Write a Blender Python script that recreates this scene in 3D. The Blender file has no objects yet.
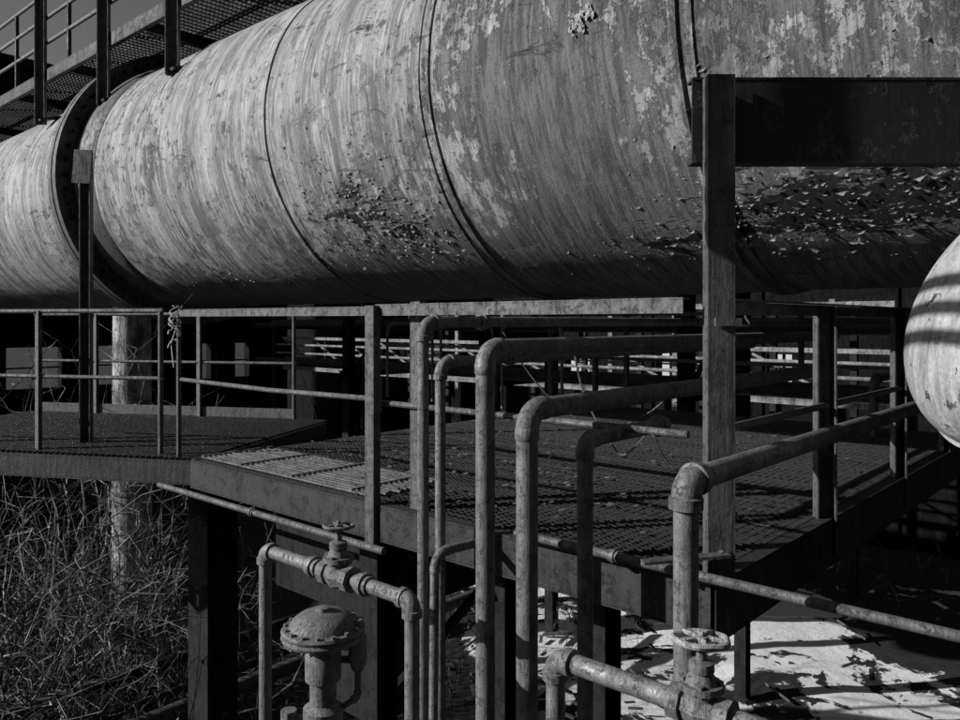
import bpy, math, random
from mathutils import Vector, Quaternion, noise
random.seed(7)
E=5.1   # eye height; z values below are given relative to it
V3=lambda u,v,z: Vector((u,v,z+E))

# ------------------------------------------------------------ mesh builder
class B:
    def __init__(s): s.v=[];s.f=[];s.m=[];s.uv=None
    def add(s,vs,fs,mi=0):
        o=len(s.v); s.v+= [tuple(x) for x in vs]
        for f in fs: s.f.append(tuple(i+o for i in f)); s.m.append(mi)
    def box(s,a,b,mi=0):
        x0,y0,z0=[min(a[i],b[i]) for i in range(3)]; x1,y1,z1=[max(a[i],b[i]) for i in range(3)]
        s.add([(x0,y0,z0),(x1,y0,z0),(x1,y1,z0),(x0,y1,z0),(x0,y0,z1),(x1,y0,z1),(x1,y1,z1),(x0,y1,z1)],
              [(0,3,2,1),(4,5,6,7),(0,1,5,4),(1,2,6,5),(2,3,7,6),(3,0,4,7)],mi)
    def beam(s,p,q,w,h,mi=0,up=None,off=(0,0)):
        p=Vector(p);q=Vector(q);d=(q-p).normalized()
        up=Vector(up) if up else (Vector((0,0,1)) if abs(d.z)<.9 else Vector((1,0,0)))
        sd=d.cross(up).normalized(); up=sd.cross(d).normalized()
        o=sd*off[0]+up*off[1]
        vs=[]
        for c in (p,q):
            for a,b in ((-1,-1),(1,-1),(1,1),(-1,1)): vs.append(c+o+sd*a*w/2+up*b*h/2)
        s.add(vs,[(0,1,2,3),(7,6,5,4),(0,4,5,1),(1,5,6,2),(2,6,7,3),(3,7,4,0)],mi)
    def hbeam(s,p,q,w,h,t=.01,mi=0,up=None):
        s.beam(p,q,t,h-2*t-.004,mi,up); s.beam(p,q,w,t,mi,up,(0,h/2-t/2)); s.beam(p,q,w,t,mi,up,(0,-h/2+t/2))
    def channel(s,p,q,w,h,t=.01,mi=0,up=None,side=1):
        s.beam(p,q,t,h-2*t-.004,mi,up,(side*(w/2-t/2),0)); s.beam(p,q,w,t,mi,up,(0,h/2-t/2)); s.beam(p,q,w,t,mi,up,(0,-h/2+t/2))
    def angle(s,p,q,w,t=.006,mi=0,side=1):
        s.beam(p,q,w,t,mi,None,(0,0)); s.beam(p,q,t,w,mi,None,(side*(w/2-t/2),-w/2-t/2-.001))
    def sweep(s,path,r,seg=16,mi=0,cap=True):
        path=[Vector(p) for p in path]; n=len(path)
        if not hasattr(r,'__len__'): r=[r]*n
        ts=[]
        for i in range(n):
            a=path[max(0,i-1)];b=path[min(n-1,i+1)]; t=(b-a)
            ts.append(t.normalized() if t.length>1e-9 else (ts[-1] if ts else Vector((0,0,1))))
        t=ts[0]; x=t.orthogonal().normalized(); vs=[]
        for i in range(n):
            if i:
                q=ts[i-1].rotation_difference(ts[i]); x=q@x; x=(x-ts[i]*x.dot(ts[i])).normalized()
            y=ts[i].cross(x)
            for k in range(seg):
                a=2*math.pi*k/seg; vs.append(path[i]+(x*math.cos(a)+y*math.sin(a))*r[i])
        fs=[]
        for i in range(n-1):
            for k in range(seg):
                k2=(k+1)%seg; fs.append((i*seg+k,i*seg+k2,(i+1)*seg+k2,(i+1)*seg+k))
        if cap: fs.append(tuple(range(seg-1,-1,-1))); fs.append(tuple((n-1)*seg+k for k in range(seg)))
        s.add(vs,fs,mi)
    def lathe(s,o,ax,prof,seg=24,mi=0):
        ax=Vector(ax).normalized(); o=Vector(o)
        x=ax.orthogonal().normalized(); y=ax.cross(x); vs=[];fs=[]
        for t,r in prof:
            for k in range(seg):
                a=2*math.pi*k/seg; vs.append(o+ax*t+(x*math.cos(a)+y*math.sin(a))*max(r,1e-4))
        for i in range(len(prof)-1):
            for k in range(seg):
                k2=(k+1)%seg; fs.append((i*seg+k,i*seg+k2,(i+1)*seg+k2,(i+1)*seg+k))
        fs.append(tuple(range(seg-1,-1,-1))); fs.append(tuple((len(prof)-1)*seg+k for k in range(seg)))
        s.add(vs,fs,mi)
    def torus(s,c,ax,R,r,seg=28,sg=8,mi=0,wav=0):
        ax=Vector(ax).normalized(); x=ax.orthogonal().normalized(); y=ax.cross(x); c=Vector(c); vs=[];fs=[]
        for i in range(seg):
            a=2*math.pi*i/seg; d=x*math.cos(a)+y*math.sin(a); RR=R*(1+wav*math.cos(5*a))
            for k in range(sg):
                b=2*math.pi*k/sg; vs.append(c+d*(RR+r*math.cos(b))+ax*r*math.sin(b))
        for i in range(seg):
            for k in range(sg):
                i2=(i+1)%seg;k2=(k+1)%sg; fs.append((i*sg+k,i2*sg+k,i2*sg+k2,i*sg+k2))
        s.add(vs,fs,mi)
    def pipe(s,pts,r,bend=None,seg=18,mi=0,fit=True,f=1.2,collar=1.38,joints=()):
        pts=[Vector(p) for p in pts]; bend=bend or r*2.6
        path=[pts[0]]; arcs=[]
        for i in range(1,len(pts)-1):
            p=pts[i]; d0=(pts[i-1]-p).normalized(); d1=(pts[i+1]-p).normalized()
            ang=d0.angle(d1); 
            if abs(ang-math.pi)<.02: path.append(p); continue
            tl=bend/math.tan(ang/2); a=p+d0*tl; b=p+d1*tl
            cen=p+(d0+d1).normalized()*(bend/math.sin(ang/2))
            va=a-cen; vb=b-cen; th=va.angle(vb); axx=va.cross(vb).normalized(); arc=[]
            for k in range(11): arc.append(cen+Quaternion(axx,th*k/10)@va)
            path+=arc; arcs.append((arc,d0,d1))
        path.append(pts[-1]); s.sweep(path,r,seg,mi)
        if fit:
            for arc,d0,d1 in arcs:
                s.sweep(arc,r*f,seg,mi)
                for e,d in ((arc[0],d0),(arc[-1],d1)):
                    s.lathe(e-d*r*.35,d,[(0,r*f*.98),(r*.12,r*collar),(r*1.0,r*collar),(r*1.15,r*1.02)],seg,mi)
        for j in joints:
            i,t=j; a=pts[i];b=pts[i+1];d=(b-a).normalized();c=a.lerp(b,t)
            s.lathe(c-d*r*1.3,d,[(0,r),(r*.1,r*1.35),(r*.9,r*1.35),(r*.95,r*1.6),(r*1.7,r*1.6),(r*1.75,r*1.3),(r*2.5,r*1.3),(r*2.6,r)],seg,mi)
    def obj(s,name,mats,ang=40,smooth=True,parent=None):
        me=bpy.data.meshes.new(name); me.from_pydata(s.v,[],s.f)
        for m in mats: me.materials.append(m)
        me.polygons.foreach_set('material_index',s.m)
        if smooth:
            me.polygons.foreach_set('use_smooth',[True]*len(s.f)); me.update(); me.set_sharp_from_angle(angle=math.radians(ang))
        me.update(); o=bpy.data.objects.new(name,me); bpy.context.scene.collection.objects.link(o)
        if parent: o.parent=parent
        return o

# ------------------------------------------------------------ materials
def nm(name):
    m=bpy.data.materials.new(name); m.use_nodes=True; nt=m.node_tree; nt.nodes.clear()
    out=nt.nodes.new('ShaderNodeOutputMaterial'); b=nt.nodes.new('ShaderNodeBsdfPrincipled'); nt.links.new(b.outputs[0],out.inputs[0])
    return m,nt,b
def N(nt,t,**k):
    n=nt.nodes.new(t)
    for a,b in k.items():
        if a.startswith('i_'): n.inputs[a[2:].replace('_',' ')].default_value=b
        else: setattr(n,a,b)
    return n
def mth(nt,op,a,b=None,clamp=False):
    n=nt.nodes.new('ShaderNodeMath'); n.operation=op; n.use_clamp=clamp
    for i,x in enumerate((a,b)):
        if x is None: continue
        if isinstance(x,(int,float)): n.inputs[i].default_value=x
        else: nt.links.new(x,n.inputs[i])
    return n.outputs[0]
def noi(nt,vec,scale,detail=6,rough=.6,stretch=None,dist=0):
    if stretch:
        mp=nt.nodes.new('ShaderNodeMapping'); mp.inputs['Scale'].default_value=stretch; nt.links.new(vec,mp.inputs[0]); vec=mp.outputs[0]
    n=N(nt,'ShaderNodeTexNoise'); n.inputs['Scale'].default_value=scale; n.inputs['Detail'].default_value=detail
    n.inputs['Roughness'].default_value=rough; n.inputs['Distortion'].default_value=dist
    nt.links.new(vec,n.inputs['Vector']); return n.outputs[0]
def ramp(nt,f,lo,hi):
    n=nt.nodes.new('ShaderNodeMapRange'); n.clamp=True; n.inputs[1].default_value=lo; n.inputs[2].default_value=hi
    nt.links.new(f,n.inputs[0]); return n.outputs[0]
def mixv(nt,f,a,b):
    n=nt.nodes.new('ShaderNodeMix'); n.data_type='FLOAT'
    for i,x in ((0,f),(2,a),(3,b)):
        if isinstance(x,(int,float)): n.inputs[i].default_value=x
        else: nt.links.new(x,n.inputs[i])
    return n.outputs[0]
def gray(nt,b,val):
    c=nt.nodes.new('ShaderNodeCombineColor')
    for i in range(3): nt.links.new(val,c.inputs[i])
    nt.links.new(c.outputs[0],b.inputs['Base Color'])
def bump(nt,b,h,dist=.01,st=1.0):
    n=nt.nodes.new('ShaderNodeBump'); n.inputs['Strength'].default_value=st; n.inputs['Distance'].default_value=dist
    nt.links.new(h,n.inputs['Height']); nt.links.new(n.outputs[0],b.inputs['Normal'])
def metal(name,c1,c2,scale=8,rough=.6,met=0.0,bd=.003,thr=(.42,.62),spec=.5):
    m,nt,b=nm(name); tc=N(nt,'ShaderNodeTexCoord').outputs['Object']
    a=noi(nt,tc,scale,10,.7); st=noi(nt,tc,scale*2.2,6,.6,(3,3,.35)); fine=noi(nt,tc,scale*14,5,.7)
    k=ramp(nt,mth(nt,'ADD',mth(nt,'MULTIPLY',a,.6),mth(nt,'MULTIPLY',st,.4)),*thr)
    k3=ramp(nt,noi(nt,tc,scale*3.1,9,.75),.55,.6)
    val=mixv(nt,k,c1,c2); val=mixv(nt,mth(nt,'MULTIPLY',k3,.7),val,c2*.6)
    val=mth(nt,'MULTIPLY',val,mth(nt,'ADD',mth(nt,'MULTIPLY',fine,1.2),.4))
    gray(nt,b,val)
    nt.links.new(mixv(nt,k,rough,min(1,rough+.25)),b.inputs['Roughness']); b.inputs['Metallic'].default_value=met
    b.inputs['Specular IOR Level'].default_value=spec
    bump(nt,b,mth(nt,'SUBTRACT',mth(nt,'ADD',mth(nt,'MULTIPLY',fine,.6),k),mth(nt,'MULTIPLY',k3,.8)),bd,.9)
    return m
M_pipe=metal('weathered_pipe_paint',.19,.07,9,.45,.0,.0025)
M_pipe2=metal('galvanised_pipe',.24,.09,12,.4,.2,.0025)
M_rail=metal('rusty_rail_steel',.13,.045,10,.5,.1,.002)
M_beam=metal('dark_structural_steel',.036,.014,5,.55,.1,.003)
M_girder=metal('girder_paint',.026,.014,2.5,.35,0,.002)
M_post=metal('post_paint',.11,.04,6,.55,.0,.002,(.45,.6))
M_grate=metal('grating_steel',.045,.014,14,.3,.5,.001)
M_plank=metal('worn_slat_steel',.22,.05,9,.4,.3,.002)
M_dark=metal('sooty_steel',.015,.007,4,.7,0,.003,spec=.3)
M_valve=metal('cast_iron_valve',.20,.09,22,.5,.1,.002)
M_valve_l=metal('pale_valve_paint',.46,.2,20,.5,0,.002)
M_col=metal('column_paint',.42,.10,3,.6,0,.004,(.45,.55))
M_far=metal('pale_structural_paint',.26,.08,3,.6,0,.004)
M_wire=metal('wire',.5,.35,30,.5,0,.0005)
M_conc=metal('concrete',.10,.05,3,.9,0,.006)
M_wall=metal('sooty_brick',.011,.005,3,.9,0,.008,(.4,.6),.1)

# tank material
def tank_mat():
    m,nt,b=nm('peeling_tank_paint'); uv=N(nt,'ShaderNodeTexCoord').outputs['UV']
    at=N(nt,'ShaderNodeAttribute',attribute_name='peel').outputs['Fac']
    at2=N(nt,'ShaderNodeAttribute',attribute_name='grime_shade').outputs['Fac']  # grime blotches together with painted underside shade
    big=noi(nt,uv,.9,8,.62); streak=noi(nt,uv,1.0,9,.65,(6,.45,1),.3); fstr=noi(nt,uv,1.0,8,.72,(34,1.3,1),.2)
    grain=noi(nt,uv,75,5,.8); mid=noi(nt,uv,9,10,.78,(1,.6,1)); fl=noi(nt,uv,5.0,15,.78,(.5,1.25,1),.8); patch=noi(nt,uv,1.6,8,.7,(1.6,.6,1))
    scr=noi(nt,uv,1.0,12,.80,(20,2.2,1),.5); mot=noi(nt,uv,2.4,13,.8,(1.2,.8,1),.4); flk=noi(nt,uv,14,8,.75,(1,.8,1),.3)
    paint=mixv(nt,ramp(nt,streak,.38,.62),.17,.46)
    paint=mixv(nt,mth(nt,'MULTIPLY',ramp(nt,fstr,.48,.6),.8),paint,.10)
    paint=mixv(nt,mth(nt,'MULTIPLY',ramp(nt,patch,.54,.57),.4),paint,.54)
    paint=mixv(nt,mth(nt,'MULTIPLY',ramp(nt,scr,.54,.57),.6),paint,.64)
    paint=mixv(nt,mth(nt,'MULTIPLY',ramp(nt,mot,.54,.56),.62),paint,.10)
    paint=mixv(nt,mth(nt,'MULTIPLY',ramp(nt,flk,.61,.63),.85),paint,.06)
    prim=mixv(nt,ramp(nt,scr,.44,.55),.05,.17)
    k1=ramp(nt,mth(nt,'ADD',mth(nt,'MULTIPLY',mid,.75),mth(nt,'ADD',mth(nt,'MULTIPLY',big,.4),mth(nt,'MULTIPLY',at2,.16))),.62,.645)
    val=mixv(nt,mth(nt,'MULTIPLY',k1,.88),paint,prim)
    fa=mth(nt,'ADD',fl,mth(nt,'MULTIPLY',at,.15))
    k2=ramp(nt,fa,.618,.623); k2b=ramp(nt,fa,.575,.618)
    val=mixv(nt,mth(nt,'MULTIPLY',mth(nt,'SUBTRACT',k2b,k2,True),.3),val,.5)
    val=mixv(nt,k2,val,.015)
    val=mth(nt,'MULTIPLY',val,mth(nt,'ADD',mth(nt,'MULTIPLY',grain,1.5),.25))
    gray(nt,b,val); b.inputs['Roughness'].default_value=.5; b.inputs['Specular IOR Level'].default_value=.35
    h=mth(nt,'SUBTRACT',mth(nt,'ADD',mth(nt,'MULTIPLY',grain,.28),mth(nt,'ADD',mth(nt,'MULTIPLY',mid,.8),mth(nt,'MULTIPLY',k2b,.5))),mth(nt,'ADD',mth(nt,'MULTIPLY',k2,2.0),mth(nt,'MULTIPLY',k1,.4)))
    bump(nt,b,h,.024,1.0)
    return m
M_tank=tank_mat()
M_flake=metal('paint_flake',.34,.10,20,.6,0,.002)

# ground
def ground_mat():
    m,nt,b=nm('snowy_dirt'); tc=N(nt,'ShaderNodeTexCoord').outputs['Object']
    sx=N(nt,'ShaderNodeSeparateXYZ'); nt.links.new(tc,sx.inputs[0]); u=sx.outputs[0]; v=sx.outputs[1]
    big=noi(nt,tc,.5,10,.68,None,.9); f=noi(nt,tc,3,8,.7); gr=noi(nt,tc,25,6,.75); rib=noi(nt,tc,1.1,8,.6,None,1.5)
    xc=mth(nt,'SUBTRACT',mth(nt,'MULTIPLY',u,.668),mth(nt,'MULTIPLY',v,.744))
    g=ramp(nt,u,6.0,9.0); g2=ramp(nt,u,17,21); g3=ramp(nt,xc,-3.0,.2); g4=ramp(nt,xc,5.0,8.0)
    far=mth(nt,'MAXIMUM',ramp(nt,u,21,23),ramp(nt,v,27.5,29))
    s=mth(nt,'ADD',mth(nt,'ADD',big,mth(nt,'MULTIPLY',f,.2)),mth(nt,'SUBTRACT',mth(nt,'MULTIPLY',mth(nt,'MULTIPLY',g,g3),.6),mth(nt,'ADD',mth(nt,'MULTIPLY',g2,.35),mth(nt,'MULTIPLY',g4,.2))))
    s=mth(nt,'ADD',s,mth(nt,'MULTIPLY',far,.7)); s=mth(nt,'SUBTRACT',s,mth(nt,'MULTIPLY',ramp(nt,rib,.52,.6),.12))
    k=ramp(nt,s,1.10,1.12)
    dirt=mixv(nt,f,.008,.045); dirt=mth(nt,'MULTIPLY',dirt,mth(nt,'ADD',mth(nt,'MULTIPLY',gr,1.4),.3))
    sn=mixv(nt,f,.74,.88); sn=mixv(nt,ramp(nt,gr,.62,.68),sn,.3)
    gray(nt,b,mixv(nt,k,dirt,sn)); b.inputs['Roughness'].default_value=.8; b.inputs['Specular IOR Level'].default_value=.3
    bump(nt,b,mth(nt,'ADD',mth(nt,'MULTIPLY',k,1.0),mth(nt,'ADD',mth(nt,'MULTIPLY',gr,.08),mth(nt,'MULTIPLY',f,.6))),.05,1)
    return m
M_ground=ground_mat()
g=B(); n=160; cs=[]
for i in range(n+1):
    s=(i/n)*2-1; cs.append(math.copysign(abs(s)**2.6*600,s))
vs=[];fs=[]
for j in range(n+1):
    for i in range(n+1):
        x=cs[i]+11;y=cs[j]+6
        z=.16*noise.noise(Vector((x*.35,y*.35,0)))+.06*noise.noise(Vector((x*1.3,y*1.3,3)))
        vs.append((x,y,z))
for j in range(n):
    for i in range(n): a=j*(n+1)+i; fs.append((a,a+1,a+n+2,a+n+1))
g.add(vs,fs); g.obj('ground',[M_ground],60)

# ------------------------------------------------------------ big tank (axis along v)
U0,ZC,R=5.31,1.77+E,1.557
seams=[-1.9,.05,1.99,3.93,5.87,7.81]
def gauss(v,ph,cv,cp,sv,sp): return math.exp(-((v-cv)/sv)**2-((ph-cp)/sp)**2)
def build_tank():
    v0,v1=-3.0,24.0; segA=200
    axs=[v0]
    while axs[-1]<v1:
        axs.append(axs[-1]+(.06 if axs[-1]<10.5 else .3))
    extra=[]
    for sm in seams: extra+= [sm-.026,sm-.018,sm+.018,sm+.026,sm-.10,sm-.104]
    axs=sorted(set([round(a,4) for a in axs]+[round(a,4) for a in extra]))
    me=bpy.data.meshes.new('storage_tank'); vs=[];fs=[];uvs=[];peel=[];gr=[]
    for v in axs:
        k=sum(1 for s in seams if v>s)
        for j in range(segA+1):
            ph=math.pi*.0+2*math.pi*j/segA
            r=R+(.010 if k%2 else 0)
            for s in seams:
                if abs(v-s)<=.0181: r=R+(.034 if s in(3.93,1.99) else .014)
                if s in(3.93,1.99) and s-.1005<=v<s-.025: r+=.014
            r+=.010*noise.noise(Vector((v*.8,math.cos(ph)*2,math.sin(ph)*2)))+.004*noise.noise(Vector((v*3,math.cos(ph)*6,math.sin(ph)*6)))
            vs.append((U0+r*math.cos(ph),v,ZC+r*math.sin(ph))); uvs.append((v,ph*R))
            d=math.degrees(ph)
            p=.9*gauss(v,d,5.0,214,.6,13)+.8*gauss(v,d,4.4,224,.5,8)+1.1*gauss(v,d,1.55,227,.7,10)+1.2*gauss(v,d,.8,225,.6,13)+.7*gauss(v,d,2.4,236,1.2,6)+.6*gauss(v,d,10.9,210,1.0,25)
            p+=.7*gauss(v,d,7.3,234,1.2,6)+.35*gauss(v,d,6.6,222,.6,10)+.8*gauss(v,d,2.75,180,.05,3)-.15
            if 3.83<v<3.99: p+=.45*gauss(v,d,3.93,205,.1,40)
            peel.append(p)
            gr.append(1.0*gauss(v,d,2.9,200,.75,45)+.8*gauss(v,d,1.0,195,1.1,50)+.6*gauss(v,d,4.2,230,.8,20)+.4*gauss(v,d,8.4,190,1,40)+1.6*gauss(v,d,5,256,12,26)-.25)  # grime blotches; the wide last term paints shade along the underside
    W=segA+1
    for i in range(len(axs)-1):
        for j in range(segA): a=i*W+j; fs.append((a,a+W,a+W+1,a+1))
    me.from_pydata(vs,[],fs)
    ul=me.uv_layers.new(name='UVMap'); 
    for l in me.loops: ul.data[l.index].uv=uvs[l.vertex_index]
    for nme,dat in (('peel',peel),('grime_shade',gr)):
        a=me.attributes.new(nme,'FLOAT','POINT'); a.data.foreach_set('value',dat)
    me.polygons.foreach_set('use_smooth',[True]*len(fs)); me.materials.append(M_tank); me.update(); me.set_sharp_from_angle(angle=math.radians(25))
    shell=bpy.data.objects.new('shell',me); bpy.context.scene.collection.objects.link(shell)
    root=bpy.data.objects.new('storage_tank',None); bpy.context.scene.collection.objects.link(root); shell.parent=root
    f=B(); c=Vector((U0,0,ZC))
    for vv in (9.92,10.06):
        f.lathe((U0,vv,ZC),(0,1,0),[(0,R-.02),(0,R+.24),(.10,R+.24),(.10,R-.02)],120,0)
    for k in range(60):
        a=2*math.pi*k/60; p=Vector((U0+(R+.14)*math.cos(a),9.86,ZC+(R+.14)*math.sin(a)))
        f.lathe(p,(0,1,0),[(0,.022),(.06,.022)],6,1); f.lathe(p+Vector((0,.30,0)),(0,1,0),[(0,.022),(.05,.022)],6,1)
    f.lathe((U0,9.4,ZC),(0,1,0),[(0,R+.003),(.05,R+.03),(.46,R+.05),(.52,R+.0)],120,0)
    for vv in (-2.95,23.9): f.lathe((U0,vv,ZC),(0,1 if vv>0 else -1,0),[(0,R),(.2,R*.9),(.38,R*.6),(.45,.01)],80,0)
    f.obj('flanges',[M_post,M_dark],35,parent=root)
    fl=B(); cl=[(5.0,214,.55,12,300),(4.4,224,.4,8,150),(1.55,227,.65,9,300),(.8,225,.55,12,240),(2.4,236,1.0,5,120),(10.9,205,.8,25,90),(7.3,234,.9,5,130),(6,205,3,30,70),(2,200,2,35,50),(2.75,180,.05,2.5,26)]
    for cv,cp,sv,sp,nn in cl:
        for _ in range(nn):
            v=random.gauss(cv,sv*.8); ph=math.radians(random.gauss(cp,sp*.8)); L=random.uniform(.004,.016)*random.choice([.7,1,1,1.4]); w=L*random.uniform(1.0,5.0)
            if v<3: L*=.8; w*=.8
            nrm=Vector((math.cos(ph),0,math.sin(ph))); tg=Vector((-math.sin(ph),0,math.cos(ph)))
            if tg.z<0: tg=-tg
            o=Vector((U0,v,ZC))+nrm*(R+.008); rot=random.uniform(-.6,.6); ax=Vector((0,1,0))*math.cos(rot)+tg*math.sin(rot); tt=tg*math.cos(rot)-Vector((0,1,0))*math.sin(rot); lift=random.uniform(.05,.8)
            m=6; pts=[]; e=[random.uniform(-.3,.3) for _ in range(m)]
            for q in range(3):
                t=q/2
                for i in range(m):
                    x=(i/(m-1)-.5)*w*(1-.4*t); edge=1-(2*abs(i/(m-1)-.5))**2*.7
                    jl=L*edge*(1+random.uniform(-.4,.3)) if q==2 else L*edge
                    bs=tt*L*e[i]*.5 if q==0 else Vector()
                    pts.append(o+bs-tt*jl*t*(1-.25*lift*t)+nrm*(L*lift*t*t*edge)+ax*x)
            fs2=[(q*m+i,q*m+i+1,(q+1)*m+i+1,(q+1)*m+i) for q in range(2) for i in range(m-1)]
            fl.add(pts,fs2,0)
    fl.obj('paint_flakes',[M_flake],parent=root)
    # torn paint blister high on the shell
    bl=B()
    for k in range(26):
        v=2.58+random.gauss(0,.045); ph=math.radians(181+random.gauss(0,1.5)); nrm=Vector((math.cos(ph),0,math.sin(ph))); tg=Vector((-math.sin(ph),0,math.cos(ph)))
        o=Vector((U0,v,ZC))+nrm*(R+.012); a0=random.random()*6.28; s=random.uniform(.012,.035); ring=[]
        for i in range(8):
            a=a0+i*math.pi/4; rr=s*random.uniform(.5,1.1); ring.append(o+Vector((0,1,0))*math.cos(a)*rr+tg*math.sin(a)*rr+nrm*random.uniform(.0,.02))
        bl.add([o+nrm*.012]+ring,[(0,i+1,(i+1)%8+1) for i in range(8)],0)
    bl.obj('torn_blister',[M_valve_l],parent=root)
    return root
build_tank()

# tank support columns
def column(u,v):
    b=B(); b.lathe((u,v,0),(0,0,1),[(0,.55),(.12,.55),(.14,.34),(.5,.29),(E+.3,.27),(E+.45,.4),(E+.55,.4)],28,0)
    for k in range(3): b.lathe((u,v,1.2+k*1.3),(0,0,1),[(0,.27),(0,.30),(.05,.30),(.05,.27)],28,0)
    b.beam((u-.02,v-.9,E+.62),(u-.02,v+.9,E+.62),.5,.14,0)
    b.box((u-.75,v-.75,-.3),(u+.75,v+.75,.1),1)
    b.obj('tank_support_column',[M_col,M_conc],40)
column(5.31,11.9); column(5.31,-1.6)

# ------------------------------------------------------------ right vessel
RR=Vector((.668,-.744,0)); FF=Vector((.744,.668,0))
def vessel():
    m,nt,b=nm('vessel_paint'); tc=N(nt,'ShaderNodeTexCoord').outputs['Object']
    a=noi(nt,tc,9,14,.78); gr=noi(nt,tc,60,4,.7); st=noi(nt,tc,5,8,.7,(4,4,.5)); k=ramp(nt,a,.59,.61)
    v=mixv(nt,ramp(nt,st,.4,.65),.42,.18); v=mixv(nt,k,v,.06); v=mth(nt,'MULTIPLY',v,mth(nt,'ADD',mth(nt,'MULTIPLY',gr,1.2),.4)); gray(nt,b,v); b.inputs['Roughness'].default_value=.6
    bump(nt,b,mth(nt,'SUBTRACT',mth(nt,'MULTIPLY',gr,.4),k),.008)
    o=B(); r=RR; c=V3(3.13,.70,-.01)+r*.14+Vector((0,0,.16)); ax=Vector((r.x*.90,r.y*.90,-.43)).normalized()
    prof=[(0,0)]
    for i in range(1,21):
        t=i/20*math.pi/2; prof.append((.30*(1-math.cos(t)),.52*math.sin(t)**.9))
    prof+=[(.305,.534),(.35,.534),(.355,.52),(2.0,.52),(2.2,.2)]
    o.lathe(c-ax*.005,ax,prof,80,0)
    q=c+ax*1.2; o.beam(Vector((q.x,q.y,q.z-.4)),Vector((q.x,q.y,0)),.14,.14,1)
    o.lathe(c+ax*.7+Vector((0,0,.42)),(0,0,1),[(0,.07),(.14,.07),(.14,.12),(.18,.12)],20,0)
    o.obj('pressure_vessel',[m,M_beam],35)
vessel()
# added pipes above the view, placed to throw stripe shadows on the vessel
b=B()
for z,rad in ((1.53,.03),(1.41,.028),(1.29,.028)):
    p=Vector((0,0,E+z))-RR*1.2
    b.pipe([p-FF*5,p+FF*2.68,p+FF*2.68+Vector((0,0,3))],rad,mi=0,bend=.07)
for d in (-3,0): b.beam(Vector((0,0,E+1.24))-RR*1.2+FF*d,Vector((0,0,E+4.2))-RR*1.2+FF*d,.05,.012,0,up=tuple(FF))
b.obj('shadow_stripe_pipes',[M_rail])

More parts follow.
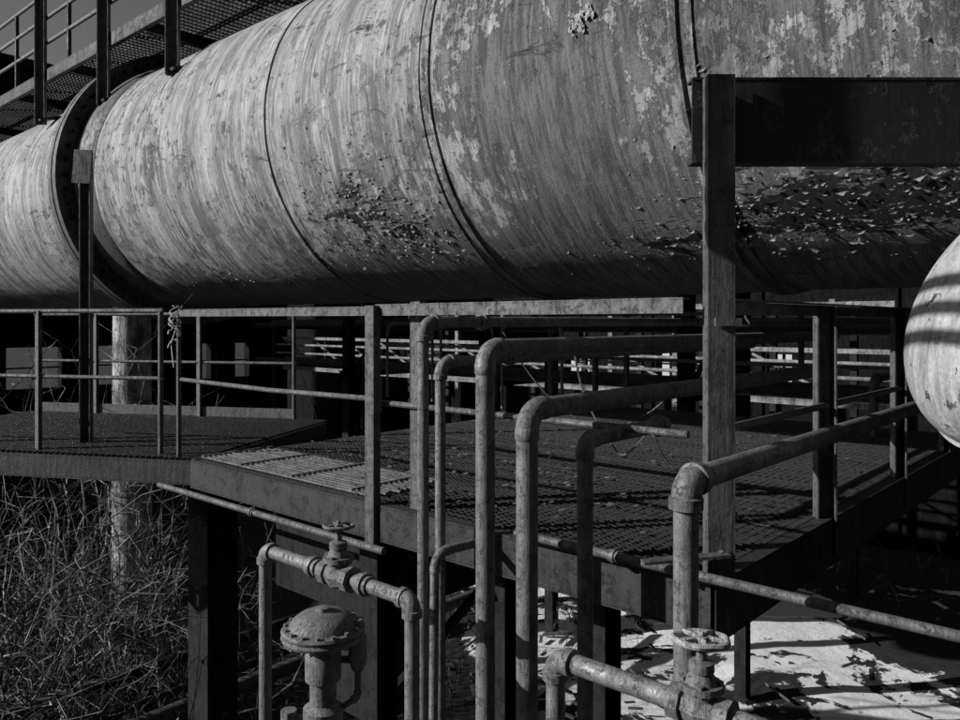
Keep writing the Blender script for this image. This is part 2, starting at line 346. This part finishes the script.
# ------------------------------------------------------------ platform
UF,UB,VR,VL,ZD=2.85,6.1,1.36,5.36,-1.0+E
def platform():
    root=bpy.data.objects.new('grating_platform',None); bpy.context.scene.collection.objects.link(root)
    g=B(); u=UF+.05
    while u<UB+1.9:
        s=VR+.04; j=random.uniform(-.003,.003); g.box((u-.002,s,ZD-.028+j),(u+.002,VL,ZD-.001+j),0); u+=.034
    v=VR+.04
    while v<VL:
        g.box((UF+.04,v-.003,ZD-.016),(UB+1.9,v+.003,ZD-.0035),0); v+=.05
    g.obj('grating',[M_grate],parent=root,smooth=False)
    pl=B(); u=UF+.03
    for k in range(14):
        z=ZD+.004+random.uniform(0,.006); z2=z+random.uniform(-.002,.004); pl.beam((u+.02,3.42+random.uniform(-.05,.05),z+.006),(u+.02,VL-.02,z2+.006),.020,.012,0); u+=.042
    for vv in (3.6,4.2,4.8,5.3): pl.beam((UF+.03,vv,ZD+.024),(u,vv,ZD+.024),.02,.008,0)
    pl.obj('grating_slats',[M_plank],parent=root,smooth=False)
    lw=B(); p0=Vector((2.85,VL+.02,ZD)); d=Vector((-.48,.877,0)); nrm=Vector((.877,.48,0))
    i=0
    while i*.034<2.3:
        a=p0+nrm*(.05+i*.034); lw.beam(a+Vector((0,0,-.015)),a+d*3.6+Vector((0,0,-.015)),.004,.027,0); i+=1
    i=0
    while i*.05<3.6:
        a=p0+d*(i*.05)+Vector((0,0,-.0105)); lw.beam(a,a+nrm*2.3,.006,.014,0); i+=1
    lw.obj('wing_grating',[M_grate],parent=root,smooth=False)
    b=B()
    zc=ZD-.105
    b.channel((UF,VR-.02,zc),(UF,VL,zc),.07,.2,.01,0,side=-1)
    b.channel((UF-.02,VR,zc-.02),(UB+1.9,VR,zc-.02),.07,.24,.01,0,side=1)
    b.hbeam((UB+1.9,VR,zc),(UB+1.9,VL,zc),.1,.2,.01,0)
    b.hbeam((UF,VL,zc),(UB+1.9,VL,zc),.1,.2,.01,0)
    for vv in (2.4,3.4,4.4): b.hbeam((UF+.05,vv,zc-.02),(UB+1.9,vv,zc-.02),.08,.14,.008,0)
    for uu in (4.0,5.2,6.4): b.hbeam((uu,VR+.05,zc-.12),(uu,VL,zc-.12),.08,.12,.008,0)
    q=p0+Vector((0,0,-.105)); b.channel(q,q+d*3.6,.06,.17,.01,0,side=-1)
    b.channel(q+nrm*2.3,q+nrm*2.3+d*3.6,.06,.2,.01,0,side=-1)
    for t in (0,1.8,3.6): b.hbeam(q+d*t,q+d*t+nrm*2.3,.08,.16,.008,0)
    b.obj('deck_frame',[M_beam],parent=root,smooth=False)
    l=B()
    for (uu,vv) in ((3.05,3.55),(3.25,2.75),(3.6,2.35),(7.6,4.9)):
        l.hbeam((uu,vv,-.1),(uu,vv,ZD-.2),.16,.16,.012,0,up=(1,0,0))
        l.box((uu-.2,vv-.2,-.2),(uu+.2,vv+.2,.15),1)
    l.box((3.55,6.45,-.2),(3.85,6.8,ZD-.22),0); l.box((3.4,6.35,ZD-.42),(4.0,6.9,ZD-.2),0)
    l.beam((3.05,3.55,ZD-1.3),(7.6,4.9,ZD-.4),.05,.05,0)
    l.box((3.3,3.9,ZD-.95),(4.4,5.0,ZD-.3),0); l.box((3.4,4.0,ZD-1.7),(3.9,4.6,ZD-.95),0)
    l.obj('support_legs',[M_dark,M_conc],parent=root,smooth=False)
    t=B()
    for _ in range(900):
        uu=random.uniform(UF+.1,UB+1); vv=random.uniform(VR+.1,VL); s=random.uniform(.006,.026)
        if random.random()<.5: uu=random.gauss(3.8,.5); vv=random.gauss(3.6,.8)
        if not (UF<uu and VR<vv<VL): continue
        a=random.random()*6.28; dx=Vector((math.cos(a),math.sin(a),0))*s; dy=Vector((-math.sin(a),math.cos(a),0))*s*random.uniform(.3,.8); c=Vector((uu,vv,ZD+.01))
        t.add([c-dx,c+dy+Vector((0,0,s*.4)),c+dx+Vector((0,0,s*.3)),c-dy],[(0,1,2,3)],0)
    t.obj('litter',[M_plank],parent=root)
platform()

def railing():
    root=bpy.data.objects.new('platform_railing',None); bpy.context.scene.collection.objects.link(root)
    ZT=.09+E; ZM=-.43+E
    b=B()
    b.angle((UF,VL+.2,ZT),(UF,3.32,ZT-.006),.045,.006,0,1); b.angle((UF,3.32,ZT+.004),(UF,VR+.1,ZT+.004),.055,.007,0,1)
    b.sweep([(UF,VL+.2,ZM),(UF,4.4,ZM-.012),(UF,3.32,ZM)],.016,10,0); b.sweep([(UF+.02,3.3,ZM-.02),(UF+.02,VR+.1,ZM-.02)],.016,10,0)
    b.sweep([(UF-.01,5.58,ZD-.2),(UF-.01,5.58,ZT-.01)],.018,10,0)
    b.channel((UF-.04,3.32,ZD-.22),(UF-.04,3.32,ZT),.05,.072,.007,0,up=(0,1,0),side=1)
    b.channel((UF+.06,3.06,ZD-.03),(UF+.06,3.06,ZT+.02),.05,.075,.007,0,up=(0,1,0),side=1)
    b.angle((UF+.1,VR,ZT),(UB+1.9,VR,ZT),.055,.007,0,-1); b.sweep([(UF+.1,VR,ZM),(UB+1.9,VR,ZM)],.018,10,0)
    for uu,w in ((4.17,.1),(5.58,.08),(6.9,.06)):
        b.channel((uu,VR,ZD-.2),(uu,VR,ZT-.008),.06,w,.008,0,up=(.668,-.744,0),side=1)
    for vv in (1.5,2.6,3.7,4.8,5.9): b.beam((UB+1.8,vv,ZD),(UB+1.8,vv,ZT),.05,.05,0)
    for zz in (ZT,ZM): b.sweep([(UB+1.8,VR,zz),(UB+1.8,6,zz)],.02,8,0)
    d=Vector((-.48,.877,0)); nrm=Vector((.877,.48,0)); p=Vector((2.8,5.75,0))
    for off,zt in ((0,0),(2.2,0)):
        q=p+nrm*off
        b.sweep([q+Vector((0,0,ZT-.005)),q+d*3.2+Vector((0,0,ZT-.005))],.019,10,0)
        b.sweep([q+Vector((0,0,ZM)),q+d*3.2+Vector((0,0,ZM))],.016,10,0)
        for t in (0.02,1.12,2.4):
            qq=q+d*t; 
            if t<.1: b.sweep([qq+Vector((0,0,ZD-.25)),qq+Vector((0,0,ZT))],.02,10,0)
            else: b.beam(qq+Vector((0,0,ZD-.1)),qq+Vector((0,0,ZT)),.07,.03,0)
        if off: b.beam(q+Vector((0,0,ZD+.05)),q+d*3.2+Vector((0,0,ZD+.05)),.006,.1,0)
    b.obj('rails_and_posts',[M_rail],parent=root,ang=35)
    w=B(); c=Vector((UF-.02,5.56,ZT-.05))
    for k in range(4):
        pts=[]; ph=random.random()*6
        for i in range(22):
            t=i/21; pts.append(c+Vector((.04*math.cos(9*t+ph)-.02,.05*math.sin(9*t+ph)+.04*t,-.05*k*t-.16*t*random.uniform(.9,1.1)+.08)))
        w.sweep(pts,.0045,5,0)
    w.sweep([c+Vector((0,.02,-.05)),c+Vector((-.02,.08,-.2)),c+Vector((-.01,.06,-.38))],.005,5,0)
    w.obj('wire_tie',[M_wire],parent=root)
railing()

# tall corner post with overhead girder
def corner():
    b=B(); pu,pv=2.92,1.355
    upv=(.668,-.744,0)
    b.channel((pu,pv,E-1.22),(pu,pv,E+.968),.07,.107,.009,0,up=upv,side=-1)
    r=RR; f=FF
    s=Vector((pu,pv,0))+f*.06-r*.09
    b.beam(s+Vector((0,0,E+.81)),s+r*2.6+Vector((0,0,E+.81)),.012,.325,1)
    b.beam(s+Vector((0,0,E+.977))+f*.03,s+r*2.6+Vector((0,0,E+.977))+f*.03,.08,.01,1)
    b.beam(s+Vector((0,0,E+.643))+f*.03,s+r*2.6+Vector((0,0,E+.643))+f*.03,.08,.01,1)
    q=s+r*2.5; b.beam(Vector((q.x,q.y,0)),Vector((q.x,q.y,E+.6)),.12,.12,1)
    for zz in (-.9,-1.1): b.lathe(Vector((pu,pv,E+zz))-f*.06,f,[(0,.012),(.03,.012)],6,0)
    b.beam(Vector((pu,pv,E-.92))-f*.09-r*.32,Vector((pu,pv,E-.90))-f*.06+r*.02,.05,.012,0)
    b.beam(Vector((pu,pv,E-.0))-f*.05-r*.03,Vector((pu,pv,E-.0))-f*.05+r*.07,.02,.03,0)
    b.obj('girder_post',[M_post,M_girder],smooth=False)
corner()

# ------------------------------------------------------------ pipes
def PP(name,pts,r,mat=M_pipe,**k):
    b=B(); b.pipe([V3(*p) for p in pts],r,mi=0,**k); return b.obj(name,[mat],38)
G=-E+.1
PP('steel_pipe',[(2.6,2.70,G),(2.6,2.70,0.0),(7.6,2.70,0.0)],.028,joints=[(1,.085)])
PP('steel_pipe',[(2.6,2.585,G),(2.6,2.585,-.188),(6.2,2.585,-.188)],.025,joints=[(1,.14)],mat=M_pipe2)
PP('steel_pipe',[(2.45,2.17,G),(2.45,2.17,-.113),(6.9,2.17,-.113)],.041,bend=.075,f=1.08,collar=1.12)
PP('steel_pipe',[(2.4,1.907,G),(2.4,1.907,-.345),(5.6,1.907,-.345)],.043,bend=.085,f=1.08,collar=1.12,joints=[(1,.55)])
PP('steel_pipe',[(2.6,1.77,G),(2.6,1.77,-.472),(3.25,1.77,-.472)],.032,bend=.05,f=1.12,collar=1.2,joints=[(1,.9)])
PP('steel_pipe',[(2.35,1.204,G),(2.35,1.204,-.524),(6.0,1.204,-.524)],.041,bend=.06,f=1.2,collar=1.38)
PP('steel_pipe',[(2.45,2.52,G),(2.45,2.47,-1.03),(2.95,2.47,-1.05)],.021,bend=.07,f=1.1,collar=1.15,mat=M_pipe2)
PP('steel_pipe',[(2.75,2.25,-.961),(2.75,1.7,-.961),(2.75,-.4,-.961)],.019,mat=M_rail,fit=False,joints=[(0,.95)])
PP('steel_pipe',[(2.7,5.6,-1.2),(2.7,3.1,-1.2)],.02,mat=M_rail,fit=False,joints=[(0,.5)])
PP('steel_pipe',[(1.9,2.96,G),(1.9,2.96,-.99),(1.9,2.03,-.99),(1.9,2.03,G)],.027,bend=.04,mat=M_pipe2,joints=[(1,.38),(1,.72)])
PP('steel_pipe',[(1.9,1.40,G),(1.9,1.40,-1.01),(1.9,.70,-1.01)],.029,bend=.045,mat=M_pipe2)
PP('steel_pipe',[(1.7,8.2,-3.7),(9,8.2,-3.7)],.06,mat=M_beam,fit=False)
PP('steel_pipe',[(1.7,7.9,-3.9),(9,7.9,-3.9)],.05,mat=M_beam,fit=False)
PP('steel_pipe',[(1.7,7.5,-3.9),(9,7.5,-3.9)],.08,mat=M_rail,fit=False)
PP('steel_pipe',[(2.45,9.5,-3.2),(2.0,5.5,-3.8)],.03,mat=M_pipe2,fit=False)

def gate_valve(c,s=1.0,wheel=.06,mat=M_valve):
    c=Vector(c); b=B(); y=Vector((0,1,0)); z=Vector((0,0,1))
    r=.027*s
    b.lathe(c-y*r*3,y,[(0,r*1.05),(0,r*1.7),(r*1.3,r*1.7),(r*1.35,r*1.35),(r*2,r*1.5),(r*3,r*1.85),(r*4,r*1.5),(r*4.65,r*1.35),(r*4.7,r*1.7),(r*6,r*1.7),(r*6,r*1.05)],8,0)
    b.lathe(c,z,[(0,r*1.5),(r*1.9,r*1.35),(r*1.9,r*2.0),(r*2.5,r*2.0),(r*2.5,r*1.5),(r*3.0,r*1.3),(r*3.6,r*.95),(r*3.6,r*1.2),(r*4.4,r*1.15),(r*4.6,r*.5),(r*6.9,r*.32)],16,0)
    for k in range(4):
        a=k*math.pi/2+.4; b.lathe(c+Vector((math.cos(a)*r*1.7,math.sin(a)*r*1.7,r*1.7)),z,[(0,r*.3),(r*1.1,r*.3)],6,0)
    wc=c+z*r*6.4; b.torus(wc,(.08,.05,1),wheel,wheel*.13,40,8,1,.05)
    b.lathe(wc-z*r*.35,z,[(0,r*.6),(r*.7,r*.6)],10,1); b.lathe(wc+z*r*.3,z,[(0,r*.35),(r*.5,r*.3)],6,1)
    for k in range(5):
        a=k*2*math.pi/5; p=wc+Vector((math.cos(a),math.sin(a),0))*wheel*.97; m=wc+Vector((math.cos(a+.1),math.sin(a+.1),0))*wheel*.5+z*r*.2
        b.sweep([wc,m,p],wheel*.1,6,1)
    b.obj('gate_valve',[M_valve,mat],35)
gate_valve(V3(1.9,2.45,-.99),1.1,.056,M_valve)
gate_valve(V3(1.9,.93,-1.01),1.05,.068,M_valve_l)

def actuator():
    b=B(); c=V3(1.79,2.40,0)+Vector((0,0,.05)); z=Vector((0,0,1))
    b.lathe(c+z*-1.235,z,[(0,.06),(0,.152),(.010,.156),(.020,.152),(.021,.144),(.023,.152),(.033,.156),(.042,.150),(.044,.128),(.066,.116),(.086,.090),(.096,.05),(.100,.028),(.112,.026),(.117,.01)],48,0)
    for k in range(16):
        a=2*math.pi*k/16; b.lathe(c+Vector((math.cos(a)*.140,math.sin(a)*.140,-1.245)),z,[(0,.009),(.062,.009)],6,1)
    b.lathe(c+z*-1.285,z,[(0,.055),(.03,.10),(.05,.128)],40,0)
    b.lathe(c+z*-1.60,z,[(0,.05),(.04,.075),(.1,.075),(.12,.05),(.2,.05),(.21,.068),(.30,.068),(.32,.055)],20,0)
    f=RR
    b.lathe(c+f*.13+z*-1.36,z,[(0,.02),(.04,.035),(.13,.035),(.14,.02),(.19,.015)],12,1)
    b.sweep([c+z*-1.32,c+f*.13+z*-1.32],.014,8,1)
    b.pipe([c+f*.13+z*-1.3,c+f*.13+z*-1.46,c+f*.04+z*-1.52],.012,bend=.03,mi=1,seg=8)
    b.pipe([c+z*-1.55,c+z*(-E+.05)],.03,mi=0)
    b.lathe(c-f*.13+z*-1.56,z,[(0,.03),(.05,.03)],8,1); b.sweep([c-f*.13+z*-1.54,c+z*-1.54],.014,8,1)
    b.obj('diaphragm_regulator',[M_valve,M_valve],35)
actuator()

# small cables
def cables():
    b=B()
    def cat(p,q,sag,n=16,w=0):
        p=Vector(p);q=Vector(q); pts=[]
        for i in range(n+1):
            t=i/n; x=p.lerp(q,t); x.z-=sag*4*t*(1-t); x.y+=w*math.sin(t*9); pts.append(x)
        b.sweep(pts,.0045,6,0)
    cat(V3(3.15,2.70,0),V3(3.6,1.9,-.34),.35); cat(V3(3.1,1.77,-.49),V3(3.1,2.17,-.11),.28,w=.02)
    cat(V3(3.2,1.8,-.5),V3(3.6,1.4,-.95),.1,w=.05)
    cat(V3(2.9,1.4,.02),V3(3.3,1.5,-.0),.05,w=.04); cat(V3(3.0,1.36,.02),V3(3.3,1.36,.07),.06,w=.03)
    b.obj('slack_cable',[M_rail])
cables()

# ------------------------------------------------------------ left tall post with bracket
b=B(); b.channel((2.65,6.8,E-1.2),(2.65,6.8,E+1.43),.06,.09,.008,0,up=(.668,-.744,0),side=1)
b.beam((2.60,6.78,E+1.15),(2.62,6.78,E+1.43),.15,.012,0,up=(0.744,.668,0))
b.obj('steel_post',[M_rail],smooth=False)

# ------------------------------------------------------------ upper walkway on tank
def upper():
    root=bpy.data.objects.new('upper_walkway',None); bpy.context.scene.collection.objects.link(root)
    zt=3.5+E; g=B(); u=4.1
    while u<5.25: g.box((u-.003,5.9,zt-.03),(u+.003,20,zt-.001)); u+=.05
    v=5.9
    while v<20: g.box((4.1,v-.004,zt-.02),(5.25,v+.004,zt-.0035)); v+=.1
    g.obj('grating',[M_dark],parent=root,smooth=False)
    b=B()
    b.channel((4.07,5.8,zt-.07),(4.07,20,zt-.07),.06,.16,.01,0,side=-1); b.channel((5.28,5.8,zt-.07),(5.28,20,zt-.07),.06,.16,.01,0)
    for vv in (5.85,8.8,11.0,13.0,15.5): b.hbeam((4.1,vv,zt-.12),(5.3,vv,zt-.12),.08,.12,.01,0)
    for vv,zb in ((7.98,-.87),(9.72,-.87),(11.8,-.75)):
        b.channel((3.99,vv,zt+zb),(3.99,vv,zt+1.1),.07,.14,.01,2,up=(.668,-.744,0),side=1)
        b.beam((3.96,vv,zt+zb+.05),(4.5,vv,zt+zb+.23),.16,.03,0)
    for vv in (5.9,7.4,11,13,14.5,16,17.5,19): b.sweep([(4.07,vv,zt-.1),(4.07,vv,zt+1.1)],.03,8,0)
    for zz in (1.1,.75,.4): b.sweep([(4.07,5.9,zt+zz),(4.07,20,zt+zz)],.025,8,1)
    for s in (0,.8): b.beam((3.9-s,15.5,zt),(3.4-s,19.5,zt-3.6),.05,.2,0)
    for k in range(14):
        t=k/13; b.box((3.1-.5*t,15.5+4*t,zt-.1-3.4*t),(3.95-.5*t,15.75+4*t,zt-.07-3.4*t),0)
    b.obj('frame_and_rails',[M_beam,M_pipe2,M_rail],parent=root,ang=35)
upper()

# ------------------------------------------------------------ background structures
def building(name,p,d,L,H,bay,rows,mat,pw=.8):
    b=B(); p=Vector(p); d=Vector(d).normalized(); n=int(L/bay); th=.35
    zs=[0]+[z for r in rows for z in r]+[H]
    def seg(a0,a1,z0,z1): 
        b.beam(p+d*a0+Vector((0,0,(z0+z1)/2)),p+d*a1+Vector((0,0,(z0+z1)/2)),th,z1-z0,0)
    for i in range(0,len(zs),2): seg(0,L,zs[i],zs[i+1]-.001)
    for r in rows:
        for k in range(n+1):
            a=min(k*bay,L-pw); w=pw if (k*7)%3 else min(bay*.8,pw+1.2); seg(a,min(a+w,L),r[0],r[1]-.002)
            if k<n:
                aa=a+pw+(bay-pw)*.6; b.beam(p+d*aa+Vector((0,0,r[0])),p+d*aa+Vector((0,0,r[1])),.06,.06,0)
                b.beam(p+d*(a+pw)+Vector((0,0,(r[0]+r[1])/2)),p+d*(a+bay)+Vector((0,0,(r[0]+r[1])/2)),.05,.05,0)
    for k in range(n+1):
        a=k*bay+.4; b.beam(p+d*a,p+d*a+Vector((0,0,H+.2)),.6,.5,0)
    b.beam(p+Vector((0,0,H+.15)),p+d*L+Vector((0,0,H+.15)),.6,.3,0)
    return b.obj(name,[mat],smooth=False)
building('sky_block_hall',(19.5,-14,0),(0,1,0),44,13,3.1,[(3.6,4.3),(7.6,8.6)],M_wall,2.2)
building('sky_block_hall',(4.5,27,0),(1,0,0),13,13,2.6,[(3.0,4.3),(7.5,9)],M_wall,1.0)
building('sky_block_hall',FF*-5-RR*16,RR,34,16,4.2,[(3,4.5),(8,10)],M_wall)  # added out-of-view hall behind the camera, blocks sky fill
building('sky_block_hall',RR*12-FF*5,FF,20,14,4.2,[(3,4.5),(8,10)],M_wall)  # added out-of-view hall on the right, cuts ambient light
building('light_block_shed',RR*-14.5+FF*3,FF,18,5.0,3.6,[],M_wall)  # added unseen shed, blocks low sky and shades the left ground

def clutter():
    b=B()
    for v in (1.2,4.4,7.6,10.8):
        for u in (8.6,10.2): b.hbeam((u,v,1.5 if v<4 else 0),(u,v,E+1.0),.16,.16,.012,0,up=(1,0,0))
        for zz in (-.9,-.2,.5): b.hbeam((8.4,v,E+zz),(10.4,v,E+zz),.1,.12,.01,0)
        b.beam((8.6,v,E-.9),(10.2,v,E+.5),.05,.05,0)
    for u,z,r in ((8.8,-.78,.07),(9.5,-.78,.06),(8.8,-.08,.06),(9.2,-.04,.09),(8.9,.62,.05),(9.5,.66,.09)):
        b.sweep([(u,-6,z+E),(u,14,z+E)],r,14,1)
    for v,z in ((2.0,-.5),(3.3,-.62),(4.9,-.3),(6.4,-.5),(.6,-.4)):
        b.pipe([(7.4,v,E-1.0),(7.4,v,E+z),(9.3,v,E+z),(9.3,v,E+.2)],.035,mi=2)
    b.obj('pipe_rack',[M_dark,M_beam,M_rail],ang=35)
    # elevated conveyor frame further back that stands in the sun
    c=B(); u=14.2
    v=4.5
    while v<21:
        c.beam((u,v,2.6),(u,v,E+.4),.10,.10,0); c.beam((u+1.2,v,0),(u+1.2,v,E+.4),.12,.12,1)
        c.beam((u,v,E-1.3),(u,v+1.5,E-.55),.05,.05,0); v+=1.5
    for zz,w in ((-1.4,.16),(-.5,.08),(-.15,.06),(.3,.1)): c.beam((u-.06,3.5,E+zz),(u-.06,21,E+zz),.05,w,0)
    for r_ in (0.0,.25): c.sweep([(u-.3,3.5,E-.95+r_),(u-.3,21,E-.95+r_)],.035,10,0)
    c.obj('conveyor_frame',[M_far,M_dark],ang=35)
    q=B()
    for v in (5.0,6.0,7.0):
        q.pipe([(6.9,v,ZD),(6.9,v,E-.02),(6.9,v+.85,E-.02),(6.9,v+.85,ZD)],.018,bend=.12,mi=0,fit=False); q.sweep([(6.9,v,E-.3),(6.9,v+.85,E-.3)],.015,8,0)
    q.obj('guard_frame',[M_pipe2])
clutter()

# ------------------------------------------------------------ vegetation
def mk_dry(name,c1,c2):
    m,nt,b=nm(name); tc=N(nt,'ShaderNodeTexCoord').outputs['Object']; a=noi(nt,tc,3,5,.65); gray(nt,b,mixv(nt,ramp(nt,a,.44,.62),c1,c2)); b.inputs['Roughness'].default_value=.7; return m
M_dry=mk_dry('dry_stem',.012,.34)
def bramble(name,cu,cv,su,sv,n,hmax,z0=0,arch=1.0,thick=1.0):
    b=B()
    for _ in range(n):
        u=random.gauss(cu,su);v=random.gauss(cv,sv); h=hmax*random.uniform(.3,1)
        a=random.random()*6.28; out=random.uniform(.3,1.5)*h*.5*arch; dr=Vector((math.cos(a),math.sin(a),0))
        pts=[];rs=[];m=15; r0=random.uniform(.003,.012)*thick; dro=random.uniform(.1,1.2)*arch
        seed=Vector((random.random()*99,random.random()*99,0))
        for i in range(m+1):
            t=i/m; nz=noise.noise_vector(seed+Vector((0,0,t*4)))
            pts.append(Vector((u,v,z0))+dr*out*t*t+Vector((0,0,h*(t*1.3-dro*.8*t*t*t)))+nz*.30*h*t*arch); rs.append(r0*(1-.75*t))
        b.sweep(pts,rs,3,0,False)
        for _ in range(random.randint(3,9)):
            i=random.randint(3,m-1); p=pts[i]; d=(pts[i]-pts[i-1]).normalized()*.7+Vector([random.uniform(-1,1) for _ in range(3)])*1.2; L=random.uniform(.08,.5)
            dd=d.normalized(); pr=Vector([random.uniform(-.5,.5) for _ in range(3)])*L
            b.sweep([p,p+dd*L*.4+pr*.2,p+dd*L*.7+pr*.8,p+dd*L+pr*.5+Vector((0,0,-.3*L))],[rs[i]*.6,rs[i]*.5,rs[i]*.35,.001],3,0,False)
        if random.random()<.6:
            for _ in range(8):
                p=random.choice(pts[4:]); s=random.uniform(.01,.03); q=[p+Vector([random.uniform(-s,s) for _ in range(3)]) for _ in range(4)]; b.add(q,[(0,1,2,3)],0)
    b.obj(name,[M_dry],80)
bramble('bramble_thicket',3.6,10.0,.9,1.3,480,3.5,0,1.4,1.4)
bramble('bramble_thicket',2.5,8.6,.45,.6,200,3.1,0,1.5,1.2)
bramble('dry_weeds',4.1,10.2,.5,.6,70,5.2,0,.7,1.2)
bramble('dry_weeds',9.8,8.5,1.3,1.2,60,.8)
bramble('dry_weeds',17.5,6.5,1.2,2.0,80,.7)

def debris():
    b=B()
    for _ in range(170):
        u=random.uniform(7.5,18);v=random.uniform(0,11)
        if random.random()<.6: u=random.gauss(9.2,.8); v=random.gauss(7.6,1.2)
        L=random.uniform(.05,.6)*random.choice([.4,1]); a=random.random()*6.28; d=Vector((math.cos(a),math.sin(a),random.uniform(-.1,.25)))*L
        p=Vector((u,v,.10)); b.beam(p,p+d,random.uniform(.01,.06),random.uniform(.01,.04),0)
    b.obj('debris_pile',[M_rail],smooth=False)
debris()

# ------------------------------------------------------------ light, world, camera
Eel=math.radians(25); al=math.radians(38)
ts=Vector((-math.cos(Eel)*math.cos(al),math.cos(Eel)*math.sin(al),math.sin(Eel)))
L=bpy.data.lights.new('sun','SUN'); L.energy=5.0; L.angle=math.radians(.5); L.color=(1,.997,.99)
lo=bpy.data.objects.new('sun',L); lo.rotation_euler=ts.to_track_quat('Z','Y').to_euler(); bpy.context.scene.collection.objects.link(lo); lo.location=(0,0,30)
w=bpy.data.worlds.new('World'); bpy.context.scene.world=w; w.use_nodes=True; nt=w.node_tree
bg=nt.nodes['Background']; sk=nt.nodes.new('ShaderNodeTexSky'); sk.sky_type='NISHITA'; sk.sun_disc=False; sk.sun_elevation=Eel; sk.sun_rotation=math.atan2(ts.x,ts.y)%(2*math.pi)
bw=nt.nodes.new('ShaderNodeRGBToBW'); nt.links.new(sk.outputs[0],bw.inputs[0]); nt.links.new(bw.outputs[0],bg.inputs[0]); bg.inputs[1].default_value=.05
c=bpy.data.cameras.new('camera'); c.sensor_width=36; c.lens=36*780/960; c.shift_y=-(360-322)/960; c.clip_end=2000; c.clip_start=.05
co=bpy.data.objects.new('camera',c); co.location=(0,0,E); co.rotation_euler=(math.pi/2,0,-math.atan2(.744,.668)); bpy.context.scene.collection.objects.link(co)
bpy.context.scene.camera=co
s=bpy.context.scene; s.view_settings.view_transform='Standard'; s.view_settings.look='None'; s.view_settings.exposure=0
